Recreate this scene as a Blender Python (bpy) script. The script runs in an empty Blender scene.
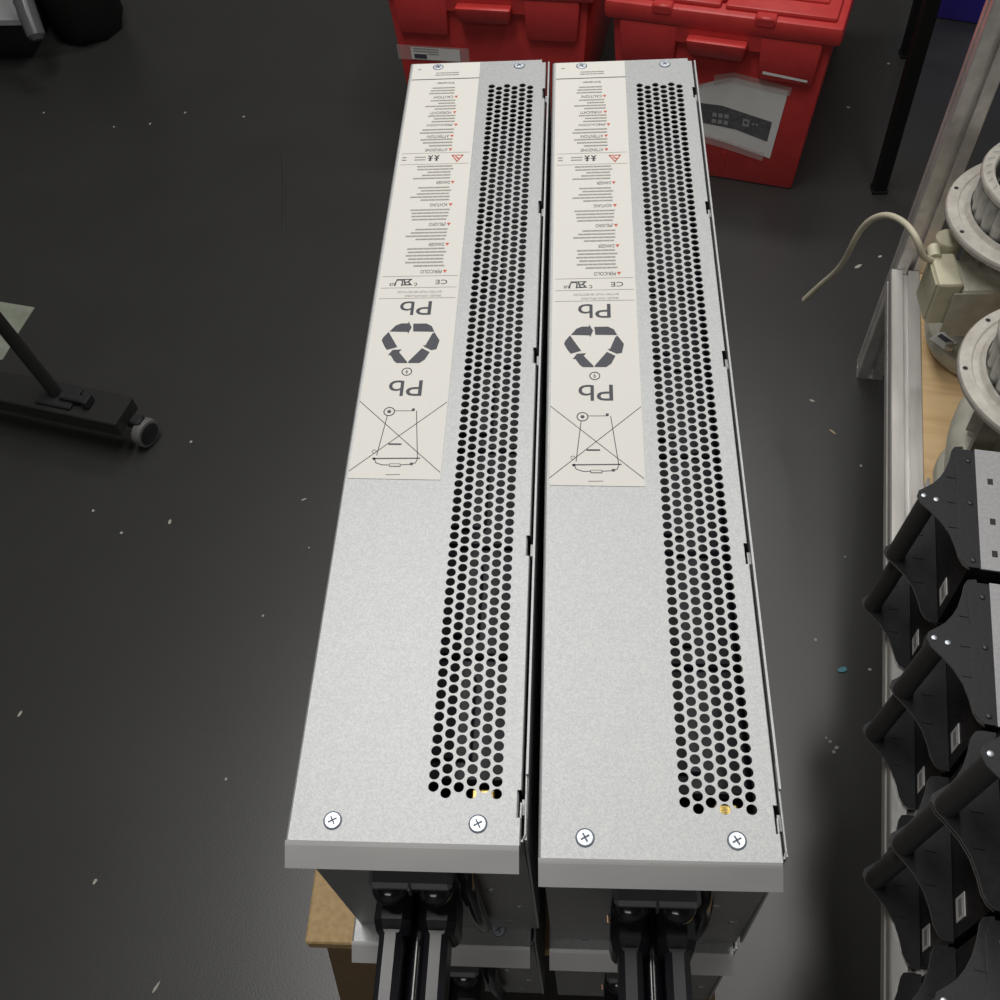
import bpy, bmesh, math, random
from math import sin, cos, pi, radians
from mathutils import Vector, Matrix

# ------------------------------------------------------------------ camera
SC = bpy.context.scene
COL = SC.collection
cam_data = bpy.data.cameras.new('camera')
cam_data.sensor_width = 36.0
cam_data.lens = 36.0 * 1.0454
cam_data.clip_start = 0.02
cam = bpy.data.objects.new('camera', cam_data)
COL.objects.link(cam)
_r = Vector((0.99688673, 0.04449162, -0.06509482))
_f = Vector((-0.07883815, 0.57478399, -0.81449856))
_u = _r.cross(_f).normalized()
_m = Matrix((_r, _u, -_f)).transposed().to_4x4()
_m.translation = Vector((0.14582, -0.15421, 1.30838))
cam.matrix_world = _m
SC.camera = cam

# ------------------------------------------------------------------ world, lamps, exposure
SC.view_settings.view_transform = 'Standard'
SC.view_settings.look = 'None'
SC.view_settings.exposure = 0.0
SC.view_settings.gamma = 1.0
SC.view_settings.use_curve_mapping = False
world = bpy.data.worlds.new('world')
SC.world = world
world.use_nodes = True
world.node_tree.nodes['Background'].inputs[0].default_value = (0.90, 0.95, 1.0, 1)
world.node_tree.nodes['Background'].inputs[1].default_value = 0.10

def area_lamp(name, loc, target, sx, sy, power, colour):
    d = bpy.data.lights.new(name, 'AREA')
    d.shape = 'RECTANGLE'; d.size = sx; d.size_y = sy
    d.energy = power; d.color = colour
    o = bpy.data.objects.new(name, d)
    o.location = loc
    o.rotation_euler = (Vector(target) - Vector(loc)).to_track_quat('-Z', 'Y').to_euler()
    COL.objects.link(o)
    return o
area_lamp('overhead_light', (-0.38, 0.85, 2.74), (-0.38, 0.85, 0), 0.30, 1.5, 25, (1.0, 0.985, 0.95))
area_lamp('overhead_light', (0.80, 0.95, 2.74), (0.80, 0.95, 0), 0.30, 1.5, 16, (1.0, 0.975, 0.93))
area_lamp('overhead_light', (0.25, 2.5, 2.74), (0.25, 2.5, 0), 1.2, 0.30, 16, (1.0, 0.985, 0.95))  # added unseen fill that brightens the red bins
area_lamp('overhead_light', (-0.4, -1.6, 2.74), (-0.4, -1.6, 0), 1.2, 0.30, 9, (1.0, 0.985, 0.95))  # added unseen fill from behind the camera, lifts the front faces

# ------------------------------------------------------------------ materials
def new_mat(name, col, rough=0.5, metal=0.0, spec=0.5, alpha=1.0):
    m = bpy.data.materials.new(name)
    m.use_nodes = True
    b = m.node_tree.nodes['Principled BSDF']
    b.inputs['Base Color'].default_value = (*col, 1)
    b.inputs['Roughness'].default_value = rough
    b.inputs['Metallic'].default_value = metal
    b.inputs['Specular IOR Level'].default_value = spec
    b.inputs['Alpha'].default_value = alpha
    return m

def noisy(m, scale, c0, c1, lo=0.35, hi=0.65, bump=0.0, kind='noise', rough=None, stretch=(1, 1, 1), dist=0.001):
    """vary the base colour between two tones with a procedural texture, with optional bump"""
    nt = m.node_tree; n = nt.nodes; l = nt.links; b = n['Principled BSDF']
    tc = n.new('ShaderNodeTexCoord'); mp = n.new('ShaderNodeMapping'); mp.inputs['Scale'].default_value = stretch
    l.new(tc.outputs['Object'], mp.inputs['Vector'])
    if kind == 'noise':
        t = n.new('ShaderNodeTexNoise'); t.inputs['Scale'].default_value = scale
        t.inputs['Detail'].default_value = 4; out = t.outputs['Fac']
    else:
        t = n.new('ShaderNodeTexVoronoi'); t.inputs['Scale'].default_value = scale
        sp = n.new('ShaderNodeSeparateColor'); l.new(t.outputs['Color'], sp.inputs[0]); out = sp.outputs[0]
    l.new(mp.outputs[0], t.inputs['Vector'])
    r = n.new('ShaderNodeValToRGB')
    r.color_ramp.elements[0].position = lo; r.color_ramp.elements[0].color = (*c0, 1)
    r.color_ramp.elements[1].position = hi; r.color_ramp.elements[1].color = (*c1, 1)
    l.new(out, r.inputs[0]); l.new(r.outputs[0], b.inputs['Base Color'])
    if bump:
        bp = n.new('ShaderNodeBump'); bp.inputs['Strength'].default_value = bump; bp.inputs['Distance'].default_value = dist
        l.new(out, bp.inputs['Height']); l.new(bp.outputs[0], b.inputs['Normal'])
    return m

M = {}
M['wall_paint'] = noisy(new_mat('wall_paint', (0.5, 0.5, 0.49), 0.8), 3, (0.48, 0.48, 0.47), (0.52, 0.52, 0.51))
M['ceiling_paint'] = noisy(new_mat('ceiling_paint', (0.75, 0.75, 0.73), 0.9), 3, (0.73, 0.73, 0.71), (0.77, 0.77, 0.75))
M['steel'] = noisy(new_mat('galvanised_steel', (0.6, 0.61, 0.6), 0.52, 0.55), 1300, (0.405, 0.416, 0.428), (0.48, 0.489, 0.492), 0.1, 0.9, 0.15, 'voronoi', dist=0.0002)
M['lip_steel'] = noisy(new_mat('bent_steel', (0.6, 0.61, 0.6), 0.45, 0.62), 40, (0.46, 0.46, 0.465), (0.51, 0.51, 0.51), stretch=(.3, 1, 1))
M['case_steel'] = noisy(new_mat('shaded_steel', (0.3, 0.3, 0.31), 0.5, 0.6), 700, (0.30, 0.305, 0.315), (0.36, 0.36, 0.365), 0.1, 0.9, 0.1, 'voronoi', dist=0.0002)  # the lid's galvanised steel again, darkened for the shade on the case
M['paper'] = new_mat('label_paper', (0.74, 0.725, 0.69), 0.5)
M['ink'] = new_mat('grey_ink', (0.045, 0.047, 0.065), 0.5)
M['fine_ink'] = new_mat('fine_ink', (0.33, 0.315, 0.29), 0.5)
M['red_ink'] = new_mat('red_ink', (0.62, 0.10, 0.06), 0.5)
M['screw'] = new_mat('zinc_screw', (0.60, 0.64, 0.70), 0.40, 0.75)
M['recess'] = new_mat('screw_recess', (0.10, 0.13, 0.17), 0.5)
M['cell'] = new_mat('battery_case', (0.011, 0.010, 0.018), 0.5)
M['brass'] = new_mat('brass', (0.75, 0.55, 0.18), 0.35, 0.8)
M['red_tag'] = new_mat('red_tag', (0.5, 0.04, 0.07), 0.5)
M['gloss_black'] = new_mat('glossy_black_plastic', (0.010, 0.011, 0.015), 0.16)
M['plate_metal'] = new_mat('dark_plated_metal', (0.20, 0.20, 0.21), 0.35, 0.6)
M['grip_black'] = new_mat('satin_black_plastic', (0.012, 0.012, 0.016), 0.30)
M['bar_black'] = new_mat('black_bar_coating', (0.060, 0.060, 0.061), 0.45)
M['matt_black'] = new_mat('matt_black_plastic', (0.015, 0.015, 0.017), 0.5)
M['black_plate'] = noisy(new_mat('black_coated_plate', (0.03, 0.03, 0.034), 0.5, spec=0.4), 260, (0.010, 0.010, 0.013), (0.016, 0.016, 0.020), bump=0.08)
M['edge'] = new_mat('pale_plate_edge', (0.35, 0.34, 0.33), 0.4, 0.4)  # paler tone on the side faces of the ear plates
M['mesh_black'] = noisy(new_mat('black_mesh', (0.012, 0.012, 0.014), 0.5), 330, (0.003, 0.003, 0.003), (0.018, 0.018, 0.021), 0.3, 0.5, 0.4, 'voronoi')
M['pale_lid'] = noisy(new_mat('pale_grey_lid', (0.5, 0.5, 0.51), 0.5, 0.2), 300, (0.36, 0.36, 0.375), (0.42, 0.42, 0.435))
M['alu'] = noisy(new_mat('aluminium', (0.62, 0.60, 0.57), 0.38, 0.6), 60, (0.66, 0.65, 0.63), (0.80, 0.785, 0.76), bump=0.05, stretch=(1, 0.1, 1))
M['ply'] = noisy(new_mat('plywood', (0.6, 0.42, 0.22), 0.55), 30, (0.66, 0.45, 0.23), (0.80, 0.58, 0.32), 0.3, 0.7, 0.1, stretch=(0.25, 3, 1))
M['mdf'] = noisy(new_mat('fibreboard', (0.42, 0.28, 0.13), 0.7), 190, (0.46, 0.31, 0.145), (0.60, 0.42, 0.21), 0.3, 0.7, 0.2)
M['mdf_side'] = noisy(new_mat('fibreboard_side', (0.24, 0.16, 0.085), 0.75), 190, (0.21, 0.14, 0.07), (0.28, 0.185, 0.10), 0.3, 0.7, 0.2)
M['red'] = noisy(new_mat('red_plastic', (0.62, 0.03, 0.028), 0.38), 40, (0.52, 0.040, 0.040), (0.58, 0.048, 0.044), bump=0.03)
M['blue'] = new_mat('blue_plastic', (0.035, 0.02, 0.32), 0.4)
M['cream'] = noisy(new_mat('cream_casting', (0.5, 0.48, 0.38), 0.5), 45, (0.45, 0.44, 0.37), (0.56, 0.55, 0.47), bump=0.06)
M['cream_box'] = noisy(new_mat('cream_terminal_box', (0.62, 0.60, 0.44), 0.5), 40, (0.56, 0.54, 0.39), (0.66, 0.63, 0.47))
M['cast'] = noisy(new_mat('grey_casting', (0.46, 0.46, 0.44), 0.45, 0.35), 70, (0.38, 0.38, 0.36), (0.52, 0.52, 0.49), bump=0.08)
M['ring'] = noisy(new_mat('machined_ring', (0.64, 0.61, 0.55), 0.4, 0.25), 70, (0.56, 0.53, 0.48), (0.70, 0.67, 0.61), bump=0.05)
M['dark'] = new_mat('dark_cavity', (0.02, 0.02, 0.02), 0.6)
M['cable'] = new_mat('cream_cable', (0.62, 0.58, 0.45), 0.45)
M['sticker'] = new_mat('white_sticker', (0.78, 0.77, 0.76), 0.5)
M['sticker_dark'] = new_mat('sticker_print', (0.06, 0.06, 0.09), 0.5)
M['tape'] = new_mat('clear_tape', (0.75, 0.62, 0.60), 0.2, alpha=0.38)
M['print_grey'] = noisy(new_mat('grey_print', (0.10, 0.105, 0.11), 0.5), 120, (0.085, 0.09, 0.095), (0.13, 0.135, 0.14))
M['sheet'] = noisy(new_mat('grey_green_sheet', (0.2, 0.22, 0.18), 0.7), 25, (0.20, 0.22, 0.17), (0.28, 0.30, 0.25), bump=0.2)
M['satin_black'] = new_mat('satin_black_metal', (0.022, 0.022, 0.022), 0.4)
M['soot_black'] = new_mat('soot_black_metal', (0.009, 0.009, 0.009), 0.6, spec=0.2)
M['tyre'] = new_mat('grey_tyre', (0.14, 0.14, 0.14), 0.5)
M['clear'] = new_mat('grey_clear_plastic', (0.10, 0.105, 0.11), 0.25)
M['copper'] = new_mat('copper', (0.85, 0.55, 0.40), 0.3, 0.8)
M['crumb'] = new_mat('pale_crumb', (0.40, 0.385, 0.35), 0.7)
M['scrap_blue'] = new_mat('blue_scrap', (0.10, 0.33, 0.42), 0.6)
M['shaving'] = new_mat('wood_shaving', (0.55, 0.42, 0.26), 0.7)
# dark floor sheet: satin, faintly mottled, with one raised scuff
fm = noisy(new_mat('dark_floor_sheet', (0.045, 0.045, 0.044), 0.36, spec=0.75), 5, (0.029, 0.029, 0.029), (0.034, 0.034, 0.0335), 0.3, 0.7)
nt = fm.node_tree
nz = nt.nodes.new('ShaderNodeTexNoise'); nz.inputs['Scale'].default_value = 420
bp = nt.nodes.new('ShaderNodeBump'); bp.inputs['Strength'].default_value = 0.05; bp.inputs['Distance'].default_value = 0.002
nt.links.new(nt.nodes['Texture Coordinate'].outputs['Object'], nz.inputs['Vector'])
nt.links.new(nz.outputs['Fac'], bp.inputs['Height'])
nt.links.new(bp.outputs[0], nt.nodes['Principled BSDF'].inputs['Normal'])
M['floor'] = fm

# ------------------------------------------------------------------ helpers
def obj(name, bm, mats, parent=None, smooth=False):
    me = bpy.data.meshes.new(name)
    bm.normal_update()
    bm.to_mesh(me); bm.free()
    if not isinstance(mats, (list, tuple)): mats = [mats]
    for m in mats: me.materials.append(M[m] if isinstance(m, str) else m)
    if smooth:
        for p in me.polygons: p.use_smooth = True
        try: me.set_sharp_from_angle(angle=radians(38))
        except Exception: pass
    o = bpy.data.objects.new(name, me)
    COL.objects.link(o)
    if parent: o.parent = parent
    return o

def thing(name, label, cat, loc=(0, 0, 0), rz=0.0, group=None):
    o = bpy.data.objects.new(name, None)
    o.empty_display_size = 0.02
    COL.objects.link(o)
    o.location = loc; o.rotation_euler = (0, 0, rz)
    return tag(o, label, cat, group)

def tag(o, label, cat, group=None):
    o['label'] = label; o['category'] = cat
    if group: o['group'] = group
    return o

def dup(root, loc, rz, label, group=None):
    def cp(o, par):
        c = o.copy(); COL.objects.link(c); c.parent = par
        for ch in [x for x in COL.objects if x.parent == o]: cp(ch, c)
        return c
    c = cp(root, None)
    c.location = loc; c.rotation_euler = (0, 0, rz)
    c['label'] = label
    if group: c['group'] = group
    return c

def box(bm, x0, x1, y0, y1, z0, z1, mi=0, bev=0.0, seg=1):
    vs = [bm.verts.new((x, y, z)) for z in (z0, z1) for y in (y0, y1) for x in (x0, x1)]
    fs = [(0, 2, 3, 1), (4, 5, 7, 6), (0, 1, 5, 4), (2, 6, 7, 3), (0, 4, 6, 2), (1, 3, 7, 5)]
    faces = [bm.faces.new([vs[i] for i in f]) for f in fs]
    for f in faces: f.material_index = mi
    if bev:
        es = list({e for f in faces for e in f.edges})
        r = bmesh.ops.bevel(bm, geom=es, offset=bev, segments=seg, affect='EDGES', profile=0.5)
        for f in r['faces']: f.material_index = mi
    return vs

def frustum(bm, lower, upper, z0, z1, mi=0, bev=0.0):
    """lower, upper: (x0,x1,y0,y1)"""
    vs = []
    for (x0, x1, y0, y1), z in ((lower, z0), (upper, z1)):
        vs += [bm.verts.new(p) for p in ((x0, y0, z), (x1, y0, z), (x0, y1, z), (x1, y1, z))]
    fs = [(0, 2, 3, 1), (4, 5, 7, 6), (0, 1, 5, 4), (2, 6, 7, 3), (0, 4, 6, 2), (1, 3, 7, 5)]
    faces = [bm.faces.new([vs[i] for i in f]) for f in fs]
    for f in faces: f.material_index = mi
    if bev:
        es = list({e for f in faces for e in f.edges})
        bmesh.ops.bevel(bm, geom=es, offset=bev, segments=2, affect='EDGES', profile=0.5)

def prism(bm, pts, z0, z1, mi=0, side_mi=None, M4=None):
    """extrude a 2-D outline from z0 to z1 (M4 maps it anywhere)"""
    def P(x, y, z):
        v = Vector((x, y, z))
        return M4 @ v if M4 else v
    lo = [bm.verts.new(P(x, y, z0)) for x, y in pts]
    hi = [bm.verts.new(P(x, y, z1)) for x, y in pts]
    n = len(pts)
    a = bm.faces.new(hi); b = bm.faces.new(lo[::-1])
    a.material_index = b.material_index = mi
    for i in range(n):
        f = bm.faces.new((lo[i], lo[(i + 1) % n], hi[(i + 1) % n], hi[i]))
        f.material_index = mi if side_mi is None else side_mi
    bmesh.ops.recalc_face_normals(bm, faces=bm.faces)

def lathe(bm, prof, cx=0, cy=0, seg=40, mi=0, a0=0, a1=2 * pi, close=True):
    """spin (r,z) points about a vertical axis"""
    full = abs(a1 - a0 - 2 * pi) < 1e-6
    n = seg if full else seg + 1
    rings = []
    for r, z in prof:
        rings.append([bm.verts.new((cx + r * cos(a0 + (a1 - a0) * k / seg), cy + r * sin(a0 + (a1 - a0) * k / seg), z)) for k in range(n)])
    for i in range(len(rings) - 1):
        for k in range(seg):
            k2 = (k + 1) % n
            f = bm.faces.new((rings[i][k], rings[i][k2], rings[i + 1][k2], rings[i + 1][k]))
            f.material_index = mi
    bmesh.ops.remove_doubles(bm, verts=[v for r in rings for v in r], dist=1e-6)

def tube(bm, pts, r, seg=10, mi=0, smooth_path=0):
    pts = [Vector(p) for p in pts]
    for _ in range(smooth_path):
        q = [pts[0]]
        for a, b in zip(pts, pts[1:]): q += [a * .75 + b * .25, a * .25 + b * .75]
        pts = q + [pts[-1]]
    rings = []
    ref = Vector((0, 0, 1))
    for i, p in enumerate(pts):
        t = (pts[min(i + 1, len(pts) - 1)] - pts[max(i - 1, 0)]).normalized()
        if abs(t.dot(ref)) > 0.95: ref = Vector((1, 0, 0))
        u = t.cross(ref).normalized(); w = u.cross(t).normalized()
        ref = w
        rr = r[i] if isinstance(r, (list, tuple)) else r
        rings.append([bm.verts.new(p + (u * cos(2 * pi * k / seg) + w * sin(2 * pi * k / seg)) * rr) for k in range(seg)])
    for i in range(len(rings) - 1):
        for k in range(seg):
            f = bm.faces.new((rings[i][k], rings[i][(k + 1) % seg], rings[i + 1][(k + 1) % seg], rings[i + 1][k])); f.material_index = mi
    for ring, s in ((rings[0], 1), (rings[-1], -1)):
        f = bm.faces.new(ring[::s]); f.material_index = mi

def poly(bm, pts, z, mi=0):
    f = bm.faces.new([bm.verts.new((x, y, z)) for x, y in pts])
    f.normal_update()
    if f.normal.z < 0: f.normal_flip()
    f.material_index = mi

def stroke(bm, pts, w, z, mi=0):
    """flat line of width w through 2-D points"""
    for (x0, y0), (x1, y1) in zip(pts, pts[1:]):
        d = Vector((x1 - x0, y1 - y0)); L = d.length
        if L < 1e-9: continue
        d /= L; n = Vector((-d.y, d.x)) * (w / 2); e = d * (w * 0.3)
        poly(bm, [(x0 - e.x + n.x, y0 - e.y + n.y), (x0 - e.x - n.x, y0 - e.y - n.y), (x1 + e.x - n.x, y1 + e.y - n.y), (x1 + e.x + n.x, y1 + e.y + n.y)], z, mi)

def ring2d(bm, cx, cy, r, w, z, mi=0, seg=24, sy=1.0):
    stroke(bm, [(cx + r * cos(2 * pi * k / seg), cy + sy * r * sin(2 * pi * k / seg)) for k in range(seg + 1)], w, z, mi)

def disc2d(bm, cx, cy, r, z, mi=0, seg=14):
    poly(bm, [(cx + r * cos(2 * pi * k / seg), cy + r * sin(2 * pi * k / seg)) for k in range(seg)], z, mi)

_text_cache = {}
def text_into(bm, s, x_right, y_base, height, width, z, mi, mirror=False, slant=0.0):
    """lettering read from the far side (turned half round): starts at x_right, baseline y_base, fitted to width"""
    if s not in _text_cache:
        cu = bpy.data.curves.new('lettering', 'FONT'); cu.body = s; cu.size = 1.0; cu.resolution_u = 3
        to = bpy.data.objects.new('lettering', cu); COL.objects.link(to)
        bpy.context.view_layer.update()
        me = bpy.data.meshes.new_from_object(to.evaluated_get(bpy.context.evaluated_depsgraph_get()))
        _text_cache[s] = ([v.co.copy() for v in me.vertices], [tuple(p.vertices) for p in me.polygons])
        bpy.data.objects.remove(to); bpy.data.curves.remove(cu); bpy.data.meshes.remove(me)
    vs, fs = _text_cache[s]
    x0 = min(v.x for v in vs); x1 = max(v.x for v in vs)
    y0 = 0.0; y1 = max(v.y for v in vs)
    out = []
    for v in vs:
        tx = (v.x - x0) / (x1 - x0)
        if mirror: tx = 1 - tx
        ty = (v.y - y0) / (y1 - y0)
        out.append(bm.verts.new((x_right - tx * width - slant * ty * height, y_base - ty * height, z)))
    for f in fs:
        try:
            nf = bm.faces.new([out[i] for i in f]); nf.normal_update()
            if nf.normal.z < 0: nf.normal_flip()
            nf.material_index = mi
        except ValueError: pass

# ------------------------------------------------------------------ setting: the floor
bm = bmesh.new()
box(bm, -4, 4, -2.5, 5.5, -0.02, 0.0)
# a shallow raised crease in the sheet
tube(bm, [(-0.473, 1.66, -0.0030), (-0.447, 1.54, -0.0006), (-0.432, 1.44, -0.0010), (-0.425, 1.39, -0.0035)], 0.0035, 8)
floor = obj('floor', bm, 'floor'); floor['kind'] = 'structure'
# the room around: plain painted walls and a pale ceiling, out of the frame
for nm, dims, mt in (('wall_left', (-3.1, -3.0, -2.5, 4.5, 0, 2.8), 'wall_paint'), ('wall_right', (2.8, 2.9, -2.5, 4.5, 0, 2.8), 'wall_paint'),
                     ('wall_back', (-3.1, 2.9, 4.5, 4.6, 0, 2.8), 'wall_paint'), ('wall_front', (-3.1, 2.9, -2.6, -2.5, 0, 2.8), 'wall_paint'),
                     ('ceiling', (-3.1, 2.9, -2.6, 4.6, 2.8, 2.9), 'ceiling_paint')):
    bm = bmesh.new(); box(bm, *dims); o = obj(nm, bm, mt); o['kind'] = 'structure'

# ------------------------------------------------------------------ battery modules
W, L, H = 0.115, 0.66, 0.20
NOTCHES = [0.0205, 0.172, 0.321, 0.470, 0.612]
def make_battery(label):
    root = thing('battery_module', label, 'battery', (0, 0, 0.6), 0, 'steel battery modules in a two by two stack')
    T = 0.001
    # lid: perforated sheet, side skirt, slanted front lip
    bm = bmesh.new()
    zt = H
    def sheet(x0, x1, y0, y1):
        if x1 - x0 < 1e-6 or y1 - y0 < 1e-6: return
        f = bm.faces.new([bm.verts.new(p) for p in ((x0, y0, zt), (x1, y0, zt), (x1, y1, zt), (x0, y1, zt))])
    px, py, n = 0.0064, 0.00627, 96
    X0 = 0.0678; X1 = X0 + 6 * px
    YE = 0.0283; YO = YE - py / 2
    Y0 = YO - py / 2; Y1 = YE + (n - 1) * py + py / 2
    xl = 0.0010
    sheet(xl, X0, 0, L)
    sheet(X0, X1, 0, Y0); sheet(X0, X1, Y1, L)
    R = 0.0027; K = 16
    for cidx in range(6):
        cx = X0 + (cidx + 0.5) * px
        base = YE if cidx % 2 == 0 else YO
        if cidx % 2 == 0: sheet(X0 + cidx * px, X0 + (cidx + 1) * px, Y0, Y0 + py / 2)
        else: sheet(X0 + cidx * px, X0 + (cidx + 1) * px, Y1 - py / 2, Y1)
        for i in range(n):
            cy = base + i * py
            o_, i_, d_ = [], [], []
            for k in range(K):
                a = 2 * pi * k / K; c_, s_ = cos(a), sin(a); mx = max(abs(c_), abs(s_))
                o_.append(bm.verts.new((cx + px / 2 * c_ / mx, cy + py / 2 * s_ / mx, zt)))
                i_.append(bm.verts.new((cx + R * c_, cy + R * s_, zt)))
                d_.append(bm.verts.new((cx + R * c_, cy + R * s_, zt - T)))
            for k in range(K):
                k2 = (k + 1) % K
                bm.faces.new((i_[k], o_[k], o_[k2], i_[k2]))
                bm.faces.new((d_[k], i_[k], i_[k2], d_[k2]))
    # right margin with the notches
    y = 0.0; nd, nl = 0.0018, 0.014
    for yn in NOTCHES:
        sheet(X1, W, y, yn - nl / 2); sheet(X1, W - nd, yn - nl / 2, yn + nl / 2)
        y = yn + nl / 2
    sheet(X1, W, y, L - 0.004); sheet(X1, W - 0.003, L - 0.004, L)
    def strip(pa, y0, y1):
        for (xa, za), (xb, zb) in zip(pa, pa[1:]):
            bm.faces.new([bm.verts.new(p) for p in ((xa, y0, za), (xa, y1, za), (xb, y1, zb), (xb, y0, zb))])
    strip([(xl, zt), (xl - .0008, zt - .0004), (xl - .0014, zt - .0016), (xl - .0014, zt - .016)], 0.0, L)
    ys = [0.0] + [v for yn in NOTCHES for v in (yn - nl / 2, yn + nl / 2)] + [L - .004]
    for k in range(0, len(ys), 2):
        strip([(W, zt), (W + .0005, zt - .0006), (W + .0006, zt - .012)], ys[k], ys[k + 1])
    # front lip, folded down and outward
    prof = [(0.0, zt), (-.0012, zt - .0004), (-.0022, zt - .0010), (-.0115, zt - .0075), (-.0112, zt - .0084)]
    for (ya, za), (yb, zb) in zip(prof, prof[1:]):
        f = bm.faces.new([bm.verts.new(p) for p in ((xl - .0012, ya, za), (xl - .0012, yb, zb), (W, yb, zb), (W, ya, za))]); f.material_index = 1
    # far edge folded down
    bm.faces.new([bm.verts.new(p) for p in ((xl, L, zt), (W - .003, L, zt), (W - .003, L, zt - .012), (xl, L, zt - .012))])
    bmesh.ops.remove_doubles(bm, verts=bm.verts, dist=1e-6)
    obj('lid', bm, ['steel', 'lip_steel'], root)
    # case: open tray with floor and four walls
    bm = bmesh.new()
    cx0, cx1, cy0, cy1 = 0.0012, 0.1138, 0.009, 0.656
    box(bm, cx0, cx1, cy0, cy1, 0.0005, 0.002)
    box(bm, cx0, cx0 + .0012, cy0, cy1, 0.0005, zt - .002)
    box(bm, cx1 - .0012, cx1, cy0, cy1, 0.0005, zt - .002)
    frustum(bm, (cx0, 0.1168, cy0 - .001, cy0), (cx0, 0.1168, .0022, .0032), 0.0005, zt - .0015)
    box(bm, cx0, cx1, cy1 - .0012, cy1, 0.0005, zt - .002)
    case = obj('case', bm, 'case_steel', root)
    # hemmed outer wall along the right side, stepped at the tabs
    bm = bmesh.new()
    xo = 0.1172
    box(bm, xo, xo + .0012, 0.036, L - .002, 0.02, zt - .0008)
    box(bm, xo, xo + .0012, 0.004, 0.036, 0.02, zt - .004)
    box(bm, cx1, xo, 0.02, L - .01, 0.02, 0.022)
    for yn in NOTCHES:
        box(bm, xo - .0016, xo, yn - .004, yn + .004, zt - .012, zt - .0052)
    tube(bm, [(xo + .0002, 0.05, zt - .003), (xo + .0004, 0.006, zt - .003), (xo - .0012, 0.003, zt - .0035), (xo - .0022, 0.006, zt - .003), (xo - .0020, 0.022, zt - .003)], 0.0006, 6)
    obj('side_rail', bm, 'steel', root)
    # row of sealed cells inside
    for k in range(8):
        bm = bmesh.new()
        y0 = 0.045 + k * 0.076
        box(bm, 0.005, 0.110, y0, y0 + 0.0745, 0.0025, 0.160, bev=0.002)
        box(bm, 0.030, 0.085, y0 + .012, y0 + .062, 0.160, 0.163, bev=0.001)
        obj('cell', bm, 'cell', root)
    for (bx, by) in ((0.094, 0.033), (0.103, 0.0285), (0.0772, 0.0270)):
        bm = bmesh.new()
        box(bm, bx - .006, bx + .006, by - .003, by + .003, 0.172, 0.176, bev=.0008)
        tube(bm, [(bx, by, 0.0025), (bx, by, 0.173)], 0.003, 8)
        obj('terminal', bm, 'brass', root)
    # screws
    for sx, sy in ((0.0222, 0.0100), (0.0945, 0.0100), (0.0240, 0.6540), (0.0930, 0.6525)):
        bm = bmesh.new()
        lathe(bm, [(0.0047, zt + .0001), (0.0046, zt + .0003), (0.0041, zt + .0004)], sx, sy, 24, 1)
        lathe(bm, [(0.0041, zt + .0004), (0.0038, zt + .0007), (0.0, zt + .0009)], sx, sy, 24)
        ang = 0.5
        for a in (ang, ang + pi / 2):
            d = (cos(a) * .0021, sin(a) * .0021)
            stroke(bm, [(sx - d[0], sy - d[1]), (sx + d[0], sy + d[1])], .0008, zt + .00105, 1)
        obj('screw', bm, ['screw', 'recess'], root, True)
    # printed label
    bm = bmesh.new()
    zl = zt + .0003; zp = zt + .00045
    poly(bm, [(0.0024, 0.2205), (0.0597, 0.2190), (0.0598, 0.6592), (0.0024, 0.6592)], zl, 0)
    INK, FINE, RED = 1, 2, 3
    stroke(bm, [(0.003, 0.6362), (0.0597, 0.6362)], .0009, zp, INK)
    for yl in (0.3759, 0.3864, 0.3980, 0.5234, 0.5371): stroke(bm, [(0.0045, yl), (0.058, yl)], .00035, zp, FINE)
    rnd = random.Random(4)
    def body(x_r, wmin, wmax, y0, n, pitch):
        for i in range(n):
            yy = y0 + i * pitch
            x = x_r - (rnd.uniform(0, .002) if n > 3 else 0); end = x_r - rnd.uniform(wmin, wmax)
            while x > end + .0015:
                w_ = min(rnd.uniform(.0016, .0062), x - end)
                stroke(bm, [(x, yy), (x - w_, yy)], pitch * .40, zp, FINE); x -= w_ + .0011
    def title(s, xr, xl_, y):
        poly(bm, [(xr, y + .0010), (xr - .0030, y + .0010), (xr - .0015, y - .0022)], zp, RED)
        text_into(bm, s, xr - .0038, y + .0012, .0034, xr - .0038 - xl_, zp, INK)
    title('PERICOLO', .0501, .0312, 0.4029); body(.0478, .022, .030, .4085, 6, .0036)
    title('DANGER', .0497, .0345, 0.4313); body(.0472, .022, .030, .4366, 4, .0036)
    title('\u00a1PELIGRO', .0492, .0330, 0.4532); body(.0470, .021, .029, .4585, 4, .0036)
    title('ACHTUNG', .0490, .0320, 0.4752); body(.0465, .022, .030, .4806, 5, .0036)
    title('DANGER', .0487, .0345, 0.5013); body(.0462, .018, .031, .5062, 5, .0036)
    # pictogram row
    t = [(0.0445, 0.5268), (0.0530, 0.5268), (0.0488, 0.5345)]
    t = [(x, 0.5302 - (y - 0.5302)) for x, y in t]
    stroke(bm, t + [t[0]], .0009, zp, RED); stroke(bm, [(0.0475, 0.5318), (0.0500, 0.5292)], .0012, zp, RED)
    for cx_ in (0.0325, 0.0275):
        disc2d(bm, cx_, 0.5283, .0011, zp, INK, 10)
        stroke(bm, [(cx_, .5290), (cx_ + .0002, .5318), (cx_ + .0016, .5340)], .0010, zp, INK)
        stroke(bm, [(cx_, .5318), (cx_ - .0015, .5340)], .0010, zp, INK); stroke(bm, [(cx_ - .0018, .5305), (cx_ + .0018, .5305)], .0008, zp, INK)
    for k, xa in enumerate((0.0235, 0.0085)):
        for j in range(2): stroke(bm, [(xa, .5290 + j * .0032), (xa - (.008 if k == 0 else .003), .5290 + j * .0032)], .0012, zp, FINE)
    title('ATTENZIONE!', .0440, .0225, 0.5414); body(.0430, .016, .028, .5462, 3, .0040)
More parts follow.
